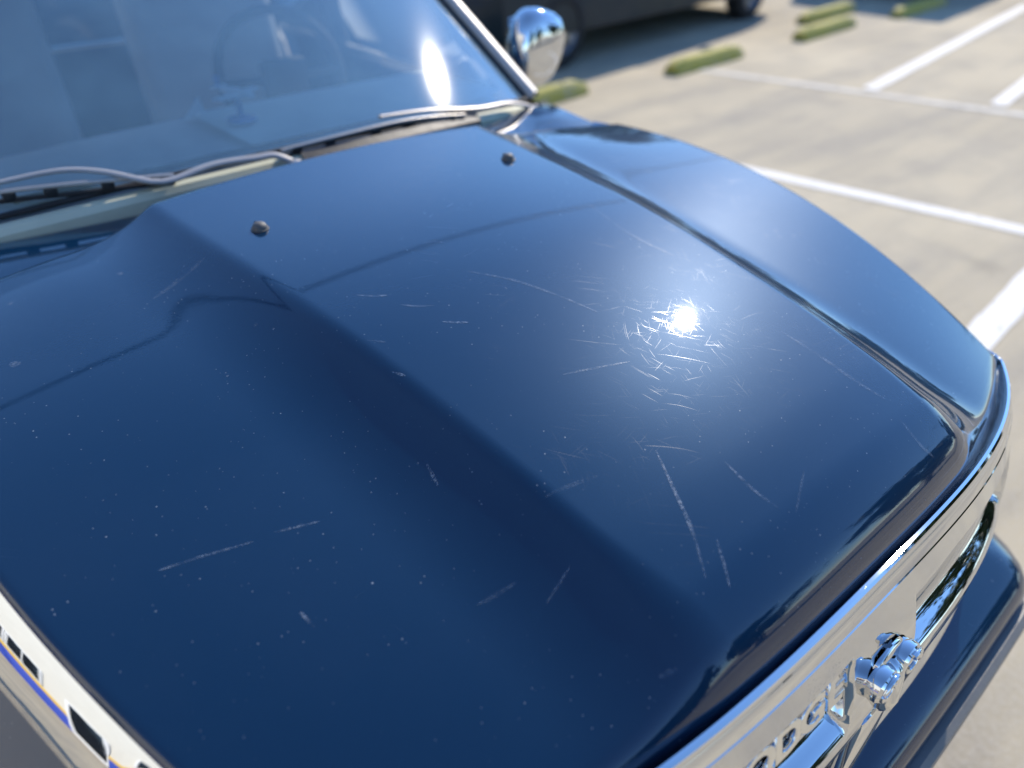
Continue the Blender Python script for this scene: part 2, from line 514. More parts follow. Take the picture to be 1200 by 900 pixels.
CHIPS = [(0.5068, 0.4974, 0.004), (0.5394, 0.4991, 0.005), (0.5259, 0.4825, 0.0035), (0.5576, 0.472, 0.0055), (0.5774, 0.47, 0.003), (-0.6237, 0.8432, 0.012), (-0.4477, 0.9796, 0.007), (-0.5918, 1.002, 0.006), (-0.4273, 0.6549, 0.003), (-0.3593, 0.7093, 0.004), (-0.3482, 0.6812, 0.003), (0.575, 0.2726, 0.004), (-0.3315, 0.3793, 0.0025), (-0.4827, 0.6384, 0.003)]

scuff_mats = {}
def scuff_mat(a):
    if a not in scuff_mats:
        x = NT('scuffed_clear_coat')
        k = x.math('MULTIPLY', x.rng(x.noise(420, 3, .7), .40, .70), x.rng(x.noise(60, 2), .30, .60))
        tr = x.n('ShaderNodeBsdfTransparent').outputs[0]
        df = x.n('ShaderNodeBsdfPrincipled', {'Base Color': c4(.40, .47, .56), 'Roughness': .30}).outputs[0]
        x.t.links.new(x.n('ShaderNodeMixShader', {0: x.math('MULTIPLY', k, .62 * a), 1: tr, 2: df}).outputs[0], x.out.inputs[0])
        scuff_mats[a] = x.m
    return scuff_mats[a]


for pts, wd, a in SCUFFS:
    P_ = spline([(x, y, 0) for x, y in pts], 10); rws = []
    for i, p in enumerate(P_):
        d = (P_[min(i + 1, len(P_) - 1)] - P_[max(i - 1, 0)]).normalized(); sd_ = Vector((-d.y, d.x, 0))
        hw = wd * .5 * math.sin(math.pi * (i + .35) / (len(P_) - .3)) ** .6 * (1 + .3 * mnoise.noise(p * 90))
        rws.append([(q.x, q.y, hood_z(q.x, q.y) + .0007) for q in (p - sd_ * hw, p, p + sd_ * hw)])
    grid('scuff', rws, scuff_mat(a), hood)
for x, y, r in CHIPS:
    vs = [(x, y, hood_z(x, y) + .0009)]; m = 9
    for k in range(m):
        a = 2 * math.pi * k / m; q = r * .75 * (.75 + .45 * mnoise.noise(Vector((x * 50 + k, y * 40, 0)))); qx, qy = x + q * math.cos(a), y + q * math.sin(a)
        vs.append((qx, qy, hood_z(qx, qy) + .0007))
    from_py('dirt_spot', vs, [(0, k + 1, (k + 1) % m + 1) for k in range(m)], scuff_mat(.95), hood)


# ------------------------------------------------------------------ chrome grille surround
def chrome_top(s): return .988 - .040 * abs(s) ** 2.2
path = []                                             # (x, y, s) round the nose
for k in range(-60, 61):
    s = k / 60; path.append(Vector((s * .618, front_y(s) - .002, abs(s) * (1 if s >= 0 else -1))))
ext = []
for k in range(1, 9):
    y = .104 + k * .012; ext.append(Vector((half_w(y) + .010 - .0006 * k, y, 1.0)))
path = [Vector((-p.x, p.y, -1.0)) for p in reversed(ext)] + path + ext
PROF = [(-.012, -.030), (-.002, -.006), (.002, .000), (.006, .0005), (.009, -.002), (.0105, -.0065), (.0135, -.0105), (.016, -.0175), (.0185, -.025), (.0200, -.0262), (.024, -.040),
        (.029, -.056), (.034, -.072), (.039, -.088), (.0435, -.104), (.047, -.120), (.050, -.136), (.0525, -.152), (.055, -.172), (.056, -.19),
        (.0555, -.205), (.052, -.215), (.040, -.22), (.01, -.222)]


def nose_normal(i):
    a, b = path[max(i - 1, 0)], path[min(i + 1, len(path) - 1)]
    d = Vector((b.x - a.x, b.y - a.y, 0)).normalized(); return Vector((d.y, -d.x, 0))


def chrome_pt(i, f, dz, push=0.0):
    p = path[i]; nn = nose_normal(i); s = p.z
    fade = 1.0 - .25 * abs(s) ** 3
    return Vector((p.x, p.y, chrome_top(s) + dz)) + nn * ((f - push) * fade)


def pocket(x, dz):
    """recesses left and right of the middle bar; slanted inner end"""
    ax = abs(x); top, bot = -.060, -.172
    inner = .072 - .10 * (dz - top) * .35
    if dz > top or dz < bot or ax > .47: return 0.0
    k = smooth(inner - .004, inner + .004, ax) * (1 - smooth(.45, .462, ax))
    return .026 * k * smooth(top, top - .008, dz) * smooth(bot, bot + .024, dz)


# refine profile for the pockets
prof2 = []
for a, b in zip(PROF, PROF[1:]):
    nseg = 5 if a[1] <= -.044 and a[1] > -.19 else 2
    for k in range(nseg): prof2.append((lerp(a[0], b[0], k / nseg), lerp(a[1], b[1], k / nseg)))
prof2.append(PROF[-1])
# denser path near the slanted ends
dense = []
P0 = path; path = []
for i in range(len(P0) - 1):
    m = 6 if abs(abs(P0[i].x) - .075) < .03 or abs(abs(P0[i].x) - .455) < .02 else 2
    for k in range(m): path.append(P0[i].lerp(P0[i + 1], k / m))
path.append(P0[-1])
rows = [[chrome_pt(i, f, dz, pocket(path[i].x, dz)) for (f, dz) in prof2] for i in range(len(path))]
surround = grid('grille_surround', rows, CHROME, CAR, sharp=28, flip=True)


def at_nose(x, f, dz):
    i = min(range(len(path)), key=lambda k: abs(path[k].x - x) + (1 if abs(path[k].y) > .2 else 0)); return chrome_pt(i, f, dz), nose_normal(i)


# middle vertical bar, lower bar and dark mesh of the crosshair grille
def bar(name, pts, wd, mat, parent, depth=.03):
    return tube(name, pts, wd, mat, parent, 12)


for (x0, x1) in ((-.53, -.05), (.05, .53)):
    rows = []
    for k in range(13):
        x = lerp(x0, x1, k / 12); p, nn = at_nose(x, .02, -.20)
        rows.append([p + Vector((0, 0, .0)), p + Vector((0, 0, -.24))])
    grid('grille_mesh', rows, BLACK, CAR, smooth=False)
pts = [at_nose(0, .050, -.20)[0] + Vector((0, 0, -k * .05)) for k in range(6)]
vb = box('crosshair_bar', (0, -.045, .665), (.075, .035, .27), CHROME, CAR, .012)
rows = []
for k in range(41):
    x = lerp(-.56, .56, k / 40); p, nn = at_nose(x, .0, 0); z = .635
    q = Vector((p.x, p.y, z))
    rows.append([q + nn * f + Vector((0, 0, dz)) for f, dz in ((.01, .03), (.045, .03), (.052, .02), (.052, -.02), (.045, -.03), (.01, -.03))])
grid('crosshair_bar', rows, CHROME, CAR, sharp=30, flip=True)
rows = []
for k in range(41):
    x = lerp(-.60, .60, k / 40); p, nn = at_nose(x, .0, 0); q = Vector((p.x, p.y, .535))
    rows.append([q + nn * f + Vector((0, 0, dz)) for f, dz in ((.0, .035), (.05, .03), (.058, .02), (.058, -.01), (.045, -.02), (.0, -.02))])
grid('grille_lower_rail', rows, CHROME, CAR, sharp=30, flip=True)

# raised lettering on the left recess, letters stand on the face of the bar
def letter(ch, x, dz, h):
    cu = bpy.data.curves.new('letter', 'FONT'); cu.body = ch; cu.size = h * 1.42; cu.extrude = .0075; cu.bevel_depth = .0014; cu.bevel_resolution = 1; cu.align_x = 'CENTER'; cu.align_y = 'CENTER'
    cu.offset = .0012
    tmp = bpy.data.objects.new('tmp', cu); COL.objects.link(tmp)
    dg = bpy.context.evaluated_depsgraph_get(); me = bpy.data.meshes.new_from_object(tmp.evaluated_get(dg))
    bpy.data.objects.remove(tmp)
    p, nn = at_nose(x, .041 - .026 + .010, dz)
    upv = (chrome_pt(len(path) // 2, .036, -.05) - chrome_pt(len(path) // 2, .047, -.105)).normalized()
    upv = (upv - nn * 0).normalized(); xr = Vector((-nn.y, nn.x, 0)).normalized(); face = xr.cross(upv).normalized()
    me.transform(Matrix(((xr.x * 1.12, upv.x, face.x, p.x), (xr.y * 1.12, upv.y, face.y, p.y), (xr.z * 1.12, upv.z, face.z, p.z), (0, 0, 0, 1))))
    me.materials.clear(); me.materials.append(CHROME_S)
    o = bpy.data.objects.new('letter', me); COL.objects.link(o); o.parent = surround
    return o


for k, ch in enumerate('DODGE'):
    letter(ch, -.268 + k * .0428, -.090, .041)

# ram's head emblem on the middle bar
EMB, en = Vector((0, -.052, .855)), Vector((0, -1, 0.12)).normalized()
# shield-shaped head in relief, curled horns either side, brow and muzzle ridge
def relief(name, sec, parent, y0, mat, pw=.75):
    rows = []
    for (zz, hw, pr) in sec:
        rows.append([Vector((-hw * math.cos(math.pi * k / 16), y0 - pr * math.sin(math.pi * k / 16) ** pw, EMB.z + zz + .12 * (EMB.y - y0))) for k in range(17)])
    return grid(name, rows, mat, parent, sharp=50)
emblem = relief('emblem', [(.046, .004, .002), (.043, .024, .006), (.034, .032, .008), (.014, .034, .009), (-.010, .028, .009), (-.030, .020, .009), (-.050, .014, .008), (-.058, .008, .005), (-.060, .002, .002)], CAR, EMB.y + .008, CHROME_S, .4)
relief('muzzle', [(.034, .004, .006), (.028, .011, .017), (.014, .0115, .022), (-.006, .0105, .025), (-.026, .0120, .027), (-.042, .0125, .025), (-.051, .010, .019), (-.055, .004, .010)], emblem, EMB.y + .004, CHROME_S, .7)
for sg in (-1, 1):
    # each horn is a thick disc with rounded rim and a raised spiral on its face
    c = (sg * .0265, EMB.y, EMB.z + .014)
    hd = lathe('horn', [(.006, .0215), (-.004, .0235), (-.010, .0225), (-.0135, .0195), (-.0145, .0160), (-.0125, .0130), (-.0115, .0080), (-.0135, .0050), (-.0140, 0)], CHROME_S, emblem, 28, 'Y', c, 30)
    pts = [Vector((c[0] + sg * math.cos(R(115) - R(300) * k / 20) * (.0185 - .007 * k / 20), EMB.y - .0145, c[2] + math.sin(R(115) - R(300) * k / 20) * (.0185 - .007 * k / 20))) for k in range(21)]
    tube('horn_ridge', pts, [.0042 - .0018 * k / 20 for k in range(21)], CHROME_S, emblem, 8)

# ------------------------------------------------------------------ front bumper and lower parts
def bumper_pts(f, z, n=48, wid=.74):
    out = []
    for k in range(n + 1):
        s = lerp(-1, 1, k / n); a = abs(s)
        x = s * wid; y = -.102 + .020 * a ** 2 + .17 * max(0, (a - .80) / .20) ** 2.2
        d = Vector((1, (.04 * a + (1.87 * max(0, (a - .80) / .2) ** 1.2)) * (1 if s > 0 else -1), 0)).normalized()
        nn = Vector((d.y, -d.x, 0)); out.append(Vector((x, y, z)) + nn * f)
    return out
profb = [(-.14, .612), (-.10, .606), (-.06, .598), (-.035, .590), (-.016, .578), (-.005, .562), (.000, .545), (-.004, .53)]
rows = [bumper_pts(f, z) for f, z in profb]
bump = grid('bumper', rows, PAINT, CAR, sharp=40)
rows = [bumper_pts(f, z) for f, z in ((-.006, .532), (.010, .534), (.020, .526), (.022, .505), (.018, .47), (.0, .40), (-.03, .33), (-.10, .30))]
grid('bumper_trim', rows, TRIMP, bump, sharp=40)

# ------------------------------------------------------------------ fenders (with wheel arches) and chrome arch trims
WY, WR = .80, .365
def fender(sg):
    rows = []
    N = 60
    for k in range(N + 1):
        y = lerp(.10, 1.34, k / N); w_ = half_w(y); ez = edge_z(y)
        if y > 1.1: w_ += 0; 
        arch = 0.34
        d = abs(y - WY)
        if d < .47: arch = .36 + math.sqrt(.47 ** 2 - d * d) * .95
        body = max(lerp(.70, .86, smooth(.05, .5, y)), w_ + .015)
        pr = [(w_ - .035, ez - .055), (w_ + .002, ez - .042), (lerp(w_, body, .55), ez - .085), (body - .012, ez - .15), (body, ez - .21)]
        out = []
        zlow = min(arch, ez - .23)
        for j in range(5): out.append((sg * pr[j][0], y, pr[j][1]))
        for j in range(1, 9):
            z = lerp(ez - .21, zlow, j / 8); out.append((sg * (body - .02 * ((ez - .21 - z) / .5) ** 2), y, z))
        out.append((sg * (body - .06), y, zlow + .005))
        rows.append(out)
    f = grid('fender', rows, PAINT, CAR, sharp=45, flip=sg > 0)
    return f


def side_trim(sg, parent):
    """bright trim wrapping the outer shoulder below the hood edge"""
    rows = []
    pr = [(-.010, -.022), (-.002, -.012), (.004, -.0165), (.016, -.029), (.026, -.042), (.034, -.057), (.040, -.074), (.0455, -.088), (.054, -.097), (.066, -.108), (.072, -.117), (.069, -.124), (.056, -.126)]
    for k in range(51):
        y = lerp(.25, 1.16, k / 50); w_ = half_w(y); ez = edge_z(y); e = min(1, (y - .25) / .05, (1.16 - y) / .05); e = max(.25, e) 
        rows.append([(sg * (w_ + a * (1 + .15 * smooth(.3, .8, y)) * (e if i > 2 else 1)), y, ez + (b + .026) * (e if i > 2 else 1) - .020) for i, (a, b) in enumerate(pr)])
    return grid('chrome_trim', rows, CHROME, parent, sharp=50, flip=sg > 0)


for sg in (-1, 1):
    f = fender(sg); side_trim(sg, f)

# headlights beside the grille
for sg in (-1, 1):
    rows = []
    for k in range(9):
        t = k / 8; x = lerp(.58, .75, t); y = lerp(.085, .32, t ** 1.5)
        rows.append([(sg * x, y - .008, z) for z in (.87 - .03 * t, .84, .80, .73, .70)])
    grid('headlight', rows, LENS, CAR, flip=sg > 0)
    rows = []
    for k in range(9):
        t = k / 8; x = lerp(.58, .76, t); y = lerp(.10, .34, t ** 1.5)
        rows.append([(sg * x, y, z) for z in (.88, .84, .70, .60)])
    grid('header_panel', rows, PAINT, CAR, flip=sg > 0)

# ------------------------------------------------------------------ cowl, windshield, pillars
def ws_pt(u, h, off=0.0):
    x = u * (.765 - .10 * h); y = 1.295 + .24 * x * x + h * .95; z = 1.132 - .10 * x * x * (1 - h) + .53 * h
    return Vector((x, y, z)) + Vector((.37 * x, -.49, .87)).normalized() * off


# body-coloured panel under the rear of the hood, running out to the fender tops
rows = []
for k in range(41):
    x = lerp(-.775, .775, k / 40); a = abs(x)
    zb = 1.062 - .02 * (a / .77) ** 2; o = smooth(.60, .72, a)
    yb = 1.295 + .24 * x * x - .040
    rows.append([(x, 1.00, zb - .02), (x, 1.08, zb + .004 + .008 * o), (x, lerp(1.08, yb, .6), zb + .014 + .016 * o), (x, yb - .012, zb + .028 + .012 * o), (x, yb, zb + .026 + .010 * o), (x, yb + .004, zb - .01)])
cowl = grid('cowl_panel', rows, PAINT, CAR)
rows = []
for k in range(41):
    u = lerp(-1, 1, k / 40); x = u * .755; p = ws_pt(u, 0.0)
    rows.append([(x, p.y - .040, p.z - .052), (x, p.y - .037, p.z - .016), (x, p.y - .028, p.z - .006), (x, p.y - .012, p.z - .003), (x, p.y - .004, p.z - .008)])
grid('cowl_grille', rows, COWLP, CAR, sharp=35)
rows = []
for k in range(21):
    x = lerp(.0, .50, k / 20); p = ws_pt(x / .765, 0.0)
    rows.append([(x, p.y - .050, p.z - .040), (x, p.y - .044, p.z - .010), (x, p.y - .028, p.z + .002), (x, p.y - .008, p.z + .001)])
grid('cowl_black_strip', rows, BLACK, CAR, sharp=35)  # black strip over the pale cowl, from the middle to the right
# seal along the lower edge of the glass
tube('windshield_seal', [ws_pt(lerp(-1, 1, k / 30), .004, .002) for k in range(31)], .006, RUBBER, CAR, 8)
NX_, NH = 40, 24
shield = grid('windshield', [[ws_pt(lerp(-1, 1, i / NX_), j / NH) for i in range(NX_ + 1)] for j in range(NH + 1)], GLASS, CAR)

for sg in (-1, 1):
    # black gap, then grey pillar trim, then body pillar
    def pil(off_in, off_out, lift):
        rows = []
        for j in range(NH + 1):
            h = j / NH; p = ws_pt(sg, h); 
            rows.append([(p.x + sg * a, p.y + b, p.z + c) for a, b, c in lift])
        return rows
    g1 = grid('pillar_seal', pil(0, 0, [(-.022, .0, .003), (-.008, .0, .006), (.006, .002, .006), (.020, .008, .000)]), RUBBER, CAR, flip=sg < 0)
    g2 = grid('pillar_trim', pil(0, 0, [(.006, .001, .004), (.008, -.004, .014), (.018, -.005, .020), (.036, .002, .021), (.046, .010, .013), (.047, .016, .0)]), PILLAR, CAR, flip=sg < 0)
    g3 = grid('windshield_pillar', pil(0, 0, [(.030, .012, -.002), (.060, .035, -.006), (.085, .085, -.03), (.080, .12, -.06), (.02, .10, -.05), (-.01, .03, -.02)]), PAINT, CAR, flip=sg < 0)

# ------------------------------------------------------------------ wipers
def wiper(blade, arm, arm_r, refill_lift, pivot):
    root = bpy.data.objects.new('wiper', None); COL.objects.link(root); root.parent = CAR
    b = spline(blade, 6)
    tube('blade', [p + Vector((0, 0, -.006)) for p in b], .0045, RUBBER, root, 8)
    tube('blade_frame', [p + Vector((0, -.002, .006 + .006 * math.sin(math.pi * i / (len(b) - 1)))) for i, p in enumerate(b)], .0042, WIPER, root, 8)
    for t in (.14, .33, .52, .72, .9):
        p = b[int(t * (len(b) - 1))]
        box('blade_clip', p + Vector((0, -.002, .001)), (.022, .010, .016), BLACK, root, .003)
    a = spline(arm, 6)
    tube('arm', a, [lerp(arm_r, arm_r * .62, i / (len(a) - 1)) for i in range(len(a))], WIPER, root, 10, .6)
    lathe('pivot_cap', [(-.02, .016), (.0, .018), (.010, .016), (.015, .008), (.016, 0)], WIPER, root, 14, 'Z', pivot)
    return root


wiper([(-.035, 1.280, 1.135), (.101, 1.280, 1.134), (.286, 1.299, 1.128), (.457, 1.318, 1.110)],
      [(.714, 1.352, 1.071), (.698, 1.364, 1.086), (.627, 1.360, 1.105), (.507, 1.334, 1.119), (.352, 1.325, 1.143), (.221, 1.316, 1.154)], .0105, .01, (.716, 1.354, 1.062))
wiper([(-.247, 1.292, 1.131), (-.339, 1.317, 1.133), (-.444, 1.353, 1.134), (-.519, 1.383, 1.134), (-.618, 1.420, 1.131)],
      [(-.031, 1.245, 1.128), (-.057, 1.263, 1.141), (-.095, 1.267, 1.143), (-.176, 1.276, 1.145), (-.255, 1.272, 1.136), (-.285, 1.278, 1.137), (-.308, 1.293, 1.143), (-.351, 1.331, 1.156), (-.398, 1.361, 1.163), (-.444, 1.376, 1.163), (-.51, 1.394, 1.157), (-.586, 1.416, 1.150)], .0105, .01, (-.026, 1.240, 1.116))

# ------------------------------------------------------------------ chrome door mirrors
def mirror(sg):
    root = bpy.data.objects.new('door_mirror', None); COL.objects.link(root); root.parent = CAR
    bm = bmesh.new()
    bmesh.ops.create_cube(bm, size=1.0)
    bmesh.ops.subdivide_edges(bm, edges=bm.edges[:], cuts=5, use_grid_fill=True)
    for v in bm.verts:
        p = v.co * 2; l = (abs(p.x) ** 3 + abs(p.y) ** 3 + abs(p.z) ** 3) ** (1 / 3)
        p = p / l
        tp = 1 - .18 * (p.z < 0) * abs(p.z)
        fy = .062 if p.y < 0 else .03
        v.co = Vector((p.x * .092 * tp, p.y * fy * (1 - .25 * p.x * sg), p.z * .108))
    bmesh.ops.rotate(bm, cent=(0, 0, 0), matrix=Matrix.Rotation(sg * R(-14), 3, 'Z'), verts=bm.verts)
    bmesh.ops.rotate(bm, cent=(0, 0, 0), matrix=Matrix.Rotation(sg * R(16), 3, 'Y'), verts=bm.verts)
    bmesh.ops.translate(bm, vec=(sg * .985, 1.66, 1.150), verts=bm.verts)
    me = bpy.data.meshes.new('mirror_cap'); bm.to_mesh(me); bm.free()
    link('mirror_cap', me, CHROME_S, root)
    tube('stalk', [(sg * .80, 1.70, 1.03), (sg * .86, 1.67, 1.035), (sg * .92, 1.655, 1.06), (sg * .95, 1.655, 1.10)], [.034, .030, .026, .024], CHROME_S, root, 12, .7)
    bm = bmesh.new()
    box('mirror_glass', (sg * .985, 1.692, 1.150), (.145, .006, .17), CHROME_S, root, .002)
    return root


for sg in (-1, 1): mirror(sg)

# ------------------------------------------------------------------ cab, bed, wheels
def side_panel(name, y0, y1, sg, ztop, arch=None):
    rows = []
    N = 30
    for k in range(N + 1):
        y = lerp(y0, y1, k / N); zl = .36
        if arch and abs(y - arch) < .47: zl = .36 + math.sqrt(.47 ** 2 - (y - arch) ** 2) * .95
        zt = ztop; out = [(sg * .775, y, zt), (sg * .80, y, zt - .012), (sg * .835, y, zt - .08), (sg * .858, y, zt - .22)]
        for j in range(1, 8):
            z = lerp(zt - .22, min(zl, zt - .23), j / 7); out.append((sg * (.862 - .02 * ((zt - .22 - z) / .5) ** 2), y, z))
        rows.append(out)
    return grid(name, rows, PAINT, CAR, flip=sg > 0)


for sg in (-1, 1):
    d = side_panel('door', 1.345, 2.50, sg, 1.075)
    box('handle', (sg * .868, 2.33, .93), (.03, .15, .03), CHROME_S, d, .008)
    side_panel('rear_quarter', 2.505, 3.05, sg, 1.085)
    side_panel('bed_side', 3.06, 5.10, sg, 1.06, 4.15)
    rows = []
    for j in range(9):
        t = j / 8; y = lerp(1.66, 3.0, t)
        rows.append([(sg * .775, max(1.48, y - .0), 1.08), (sg * .715, max(y, 1.80), 1.34), (sg * .655, max(2.18, y), 1.60)])
    grid('side_window', rows, GLASS_S, CAR, flip=sg > 0)
    tube('door_pillar', [(sg * .777, 2.48, 1.07), (sg * .70, 2.46, 1.35), (sg * .64, 2.44, 1.62)], .035, PAINT, CAR, 10)
    tube('rear_pillar', [(sg * .77, 3.05, 1.07), (sg * .70, 3.00, 1.35), (sg * .62, 2.92, 1.62)], .05, PAINT, CAR, 10)
rows = []
for j in range(13):
    t = j / 12; y = lerp(2.24, 3.02, t); hh = 1.645 + .045 * math.sin(math.pi * min(1, t + .12)) - .02 * t
    rows.append([(lerp(-.665, .665, i / 16), y + .10 * (1 - t) * (lerp(-1, 1, i / 16)) ** 2, hh - .05 * abs(lerp(-1, 1, i / 16)) ** 3) for i in range(17)])
grid('roof', rows, PAINT, CAR)
rows = [[(lerp(-.62, .62, i / 8), lerp(3.06, 2.94, j / 4), lerp(1.08, 1.61, j / 4)) for i in range(9)] for j in range(5)]
grid('rear_window', rows, GLASS_S, CAR)
box('cab_back', (0, 3.05, .80), (1.62, .03, .55), PAINT, CAR, .01)
box('cargo_bed', (0, 4.08, .60), (1.58, 2.0, .06), PAINT, CAR, .01)
box('tailgate', (0, 5.12, .80), (1.60, .06, .50), PAINT, CAR, .015)
box('rear_bumper', (0, 5.24, .52), (1.66, .16, .18), CHROME, CAR, .03)
box('underbody', (0, 2.6, .42), (1.36, 4.9, .16), INTER, CAR, .03)
box('engine_bay', (0, .58, .66), (1.12, .9, .40), INTER, CAR, .05)


def wheel(parent, loc, sg, rad=.365, wd=.25):
    root = bpy.data.objects.new('wheel', None); COL.objects.link(root); root.parent = parent; root.location = loc
    h = wd / 2; k = rad
    lathe('tyre', [(-h * .8, k * .66), (-h, k * .74), (-h, k * .88), (-h * .86, k * .97), (-h * .5, k), (h * .5, k), (h * .86, k * .97), (h, k * .88), (h, k * .74), (h * .8, k * .66)], TYRE, root, 40)
    lathe('rim', [(-h * .7, k * .67), (h * .7, k * .67), (h * .82, k * .64), (h * .6, k * .60), (h * .35, k * .56), (h * .30, .0)] if sg > 0 else [(h * .7, k * .67), (-h * .7, k * .67), (-h * .82, k * .64), (-h * .6, k * .60), (-h * .35, k * .56), (-h * .30, 0)], RIM, root, 32)
    for q in range(5):
        a = 2 * math.pi * q / 5
        box('spoke', (sg * h * .55, math.cos(a) * k * .36, math.sin(a) * k * .36), (.03, k * .56, k * .17), RIM, root, .01, Matrix.Rotation(a, 3, 'X'))
    lathe('hub_cap', [(sg * h * .5, k * .17), (sg * h * .72, k * .15), (sg * h * .76, 0)], RIM, root, 20)
    return root


for sg in (-1, 1):
    wheel(CAR, (sg * .735, WY, .365), sg); wheel(CAR, (sg * .735, 4.15, .365), sg)

# ------------------------------------------------------------------ cabin
rows = []
for k in range(33):
    u = lerp(-1, 1, k / 32); x = u * .70; p = ws_pt(u, 0)
    hump = .018 * math.exp(-((x - .36) / .22) ** 2)
    rows.append([(x, p.y + .012, p.z - .028), (x, p.y + .10, 1.098 + hump * .2), (x, 1.66, 1.078 + hump * .7), (x, 1.86 + .03 * math.cos(u * 3), 1.072 + hump), (x, 1.92 + .03 * math.cos(u * 3), 1.045 + hump), (x, 1.95 + .03 * math.cos(u * 3), .97), (x, 1.90, .70)])
dash = grid('dashboard', rows, DASH, CAR)
rows = []
for k in range(33):
    x = lerp(-.02, .68, k / 32); u = x / .765; p = ws_pt(u, 0)
    rows.append([(x, lerp(p.y + .05, 1.82, j / 10), 1.098 - .010 * j / 10 + .010 * math.sin(math.pi * j / 10) * math.sin(math.pi * k / 32) + .012) for j in range(11)])
grid('dash_lit_area', rows, DASH_LIT, CAR)  # pale sheet that paints sunlight onto the right of the dashboard
box('defrost_vent', (0, 1.42, 1.112), (1.0, .03, .004), BLACK, CAR, .001)
rows = []
for k in range(49):
    a = 2 * math.pi * k / 48
    rows.append(Vector((.36 + .19 * math.cos(a), 2.08 + .06 * math.sin(a), 1.09 + .17 * math.sin(a))))
sw = tube('steering_wheel', rows, .015, INTER, CAR, 10, 1, False)
box('steering_hub', (.36, 2.07, 1.08), (.14, .05, .12), INTER, sw, .02)
for a in (R(0), R(180), R(270)):
    tube('wheel_spoke', [(.36, 2.075, 1.08), (.36 + .18 * math.cos(a), 2.08, 1.09 + .16 * math.sin(a))], .013, INTER, sw, 8)


def seat(x):
    root = bpy.data.objects.new('seat', None); COL.objects.link(root); root.parent = CAR
    box('cushion', (x, 2.35, .72), (.52, .52, .16), SEAT, root, .06, None, 4)
    box('backrest', (x, 2.66, 1.02), (.50, .15, .62), SEAT, root, .06, Matrix.Rotation(R(-14), 3, 'X'), 4)
    hr = box('headrest', (x, 2.735, 1.42), (.28, .11, .19), SEAT, root, .045, Matrix.Rotation(R(-10), 3, 'X'), 4)
    for s in (-.06, .06): tube('headrest_post', [(x + s, 2.72, 1.28), (x + s, 2.735, 1.38)], .007, RIM, root, 8)


seat(-.37); seat(.37)
box('cabin_back_panel', (0, 3.0, .82), (1.5, .03, .5), INTER, CAR)
box('cabin_floor', (0, 2.4, .52), (1.5, 1.3, .03), INTER, CAR)
box('mirror_mount', (0, 2.10, 1.50), (.20, .03, .06), INTER, CAR, .015)

# little things on the dashboard
WHITE = simple('white_plastic', (.82, .84, .80), .5); TBLUE = simple('bright_blue_plastic', (.02, .16, .52), .35)
toy = empty('toy_airplane', 'small blue and white toy airplane on a stand on the dashboard', 'toy', (.030, 1.62, 1.118), R(25)); toy.scale = (.78, .78, .78)
tube('fuselage', [(0, -.065, .075), (0, -.05, .077), (0, .0, .078), (0, .05, .083), (0, .075, .090)], [.006, .014, .017, .011, .004], WHITE, toy, 12)
for s in (-1, 1):
    rows = [[(s * lerp(.008, .085, t), lerp(-.028, -.012, t) + c * lerp(.045, .028, t), .078 + .004 * (1 - abs(2 * c - 1)) * (1 - t) + dz) for c in (0, .3, .7, 1)] for t in (0, .5, 1) for dz in (0,)]
    rb = [[(x, y, z - .006) for x, y, z in r] for r in rows]
    vs = [p for r in rows + rb for p in r]; fs = []
    for off in (0, 12):
        for j in range(2):
            for i in range(3): fs.append((off + j * 4 + i, off + j * 4 + i + 1, off + j * 4 + 5 + i, off + j * 4 + 4 + i))
    ring = [0, 1, 2, 3, 7, 11, 10, 9, 8, 4]
    for i in range(10): a, b = ring[i], ring[(i + 1) % 10]; fs.append((a, b, b + 12, a + 12))
    from_py('wing', vs, fs, WHITE, toy, True, 40)
box('tail_fin', (0, .068, .105), (.004, .020, .030), TBLUE, toy, .0015)
box('tailplane', (0, .066, .090), (.055, .018, .004), WHITE, toy, .0015)
tube('stand_post', [(0, 0, .0), (0, .0, .03), (0, 0, .068)], [.016, .008, .010], TBLUE, toy, 12)
lathe('stand_base', [(0, 0.001), (0, .045), (.006, .043), (.011, .024), (.012, .0)], TBLUE, toy, 24, 'Z')
vs = [(-.026, 0, 0), (.026, 0, 0), (.018, .012, .055), (-.026, .03, 0), (.026, .03, 0), (.018, .016, .055)]
card = from_py('folded_card', vs, [(0, 1, 2), (3, 5, 4), (1, 4, 5, 2), (0, 2, 5, 3)], WHITE, None, False)
card.location = (-.02, 1.80, 1.088); card.rotation_euler = (0, 0, R(-35))
tag(card, 'white folded card standing near the middle of the dashboard', 'card')


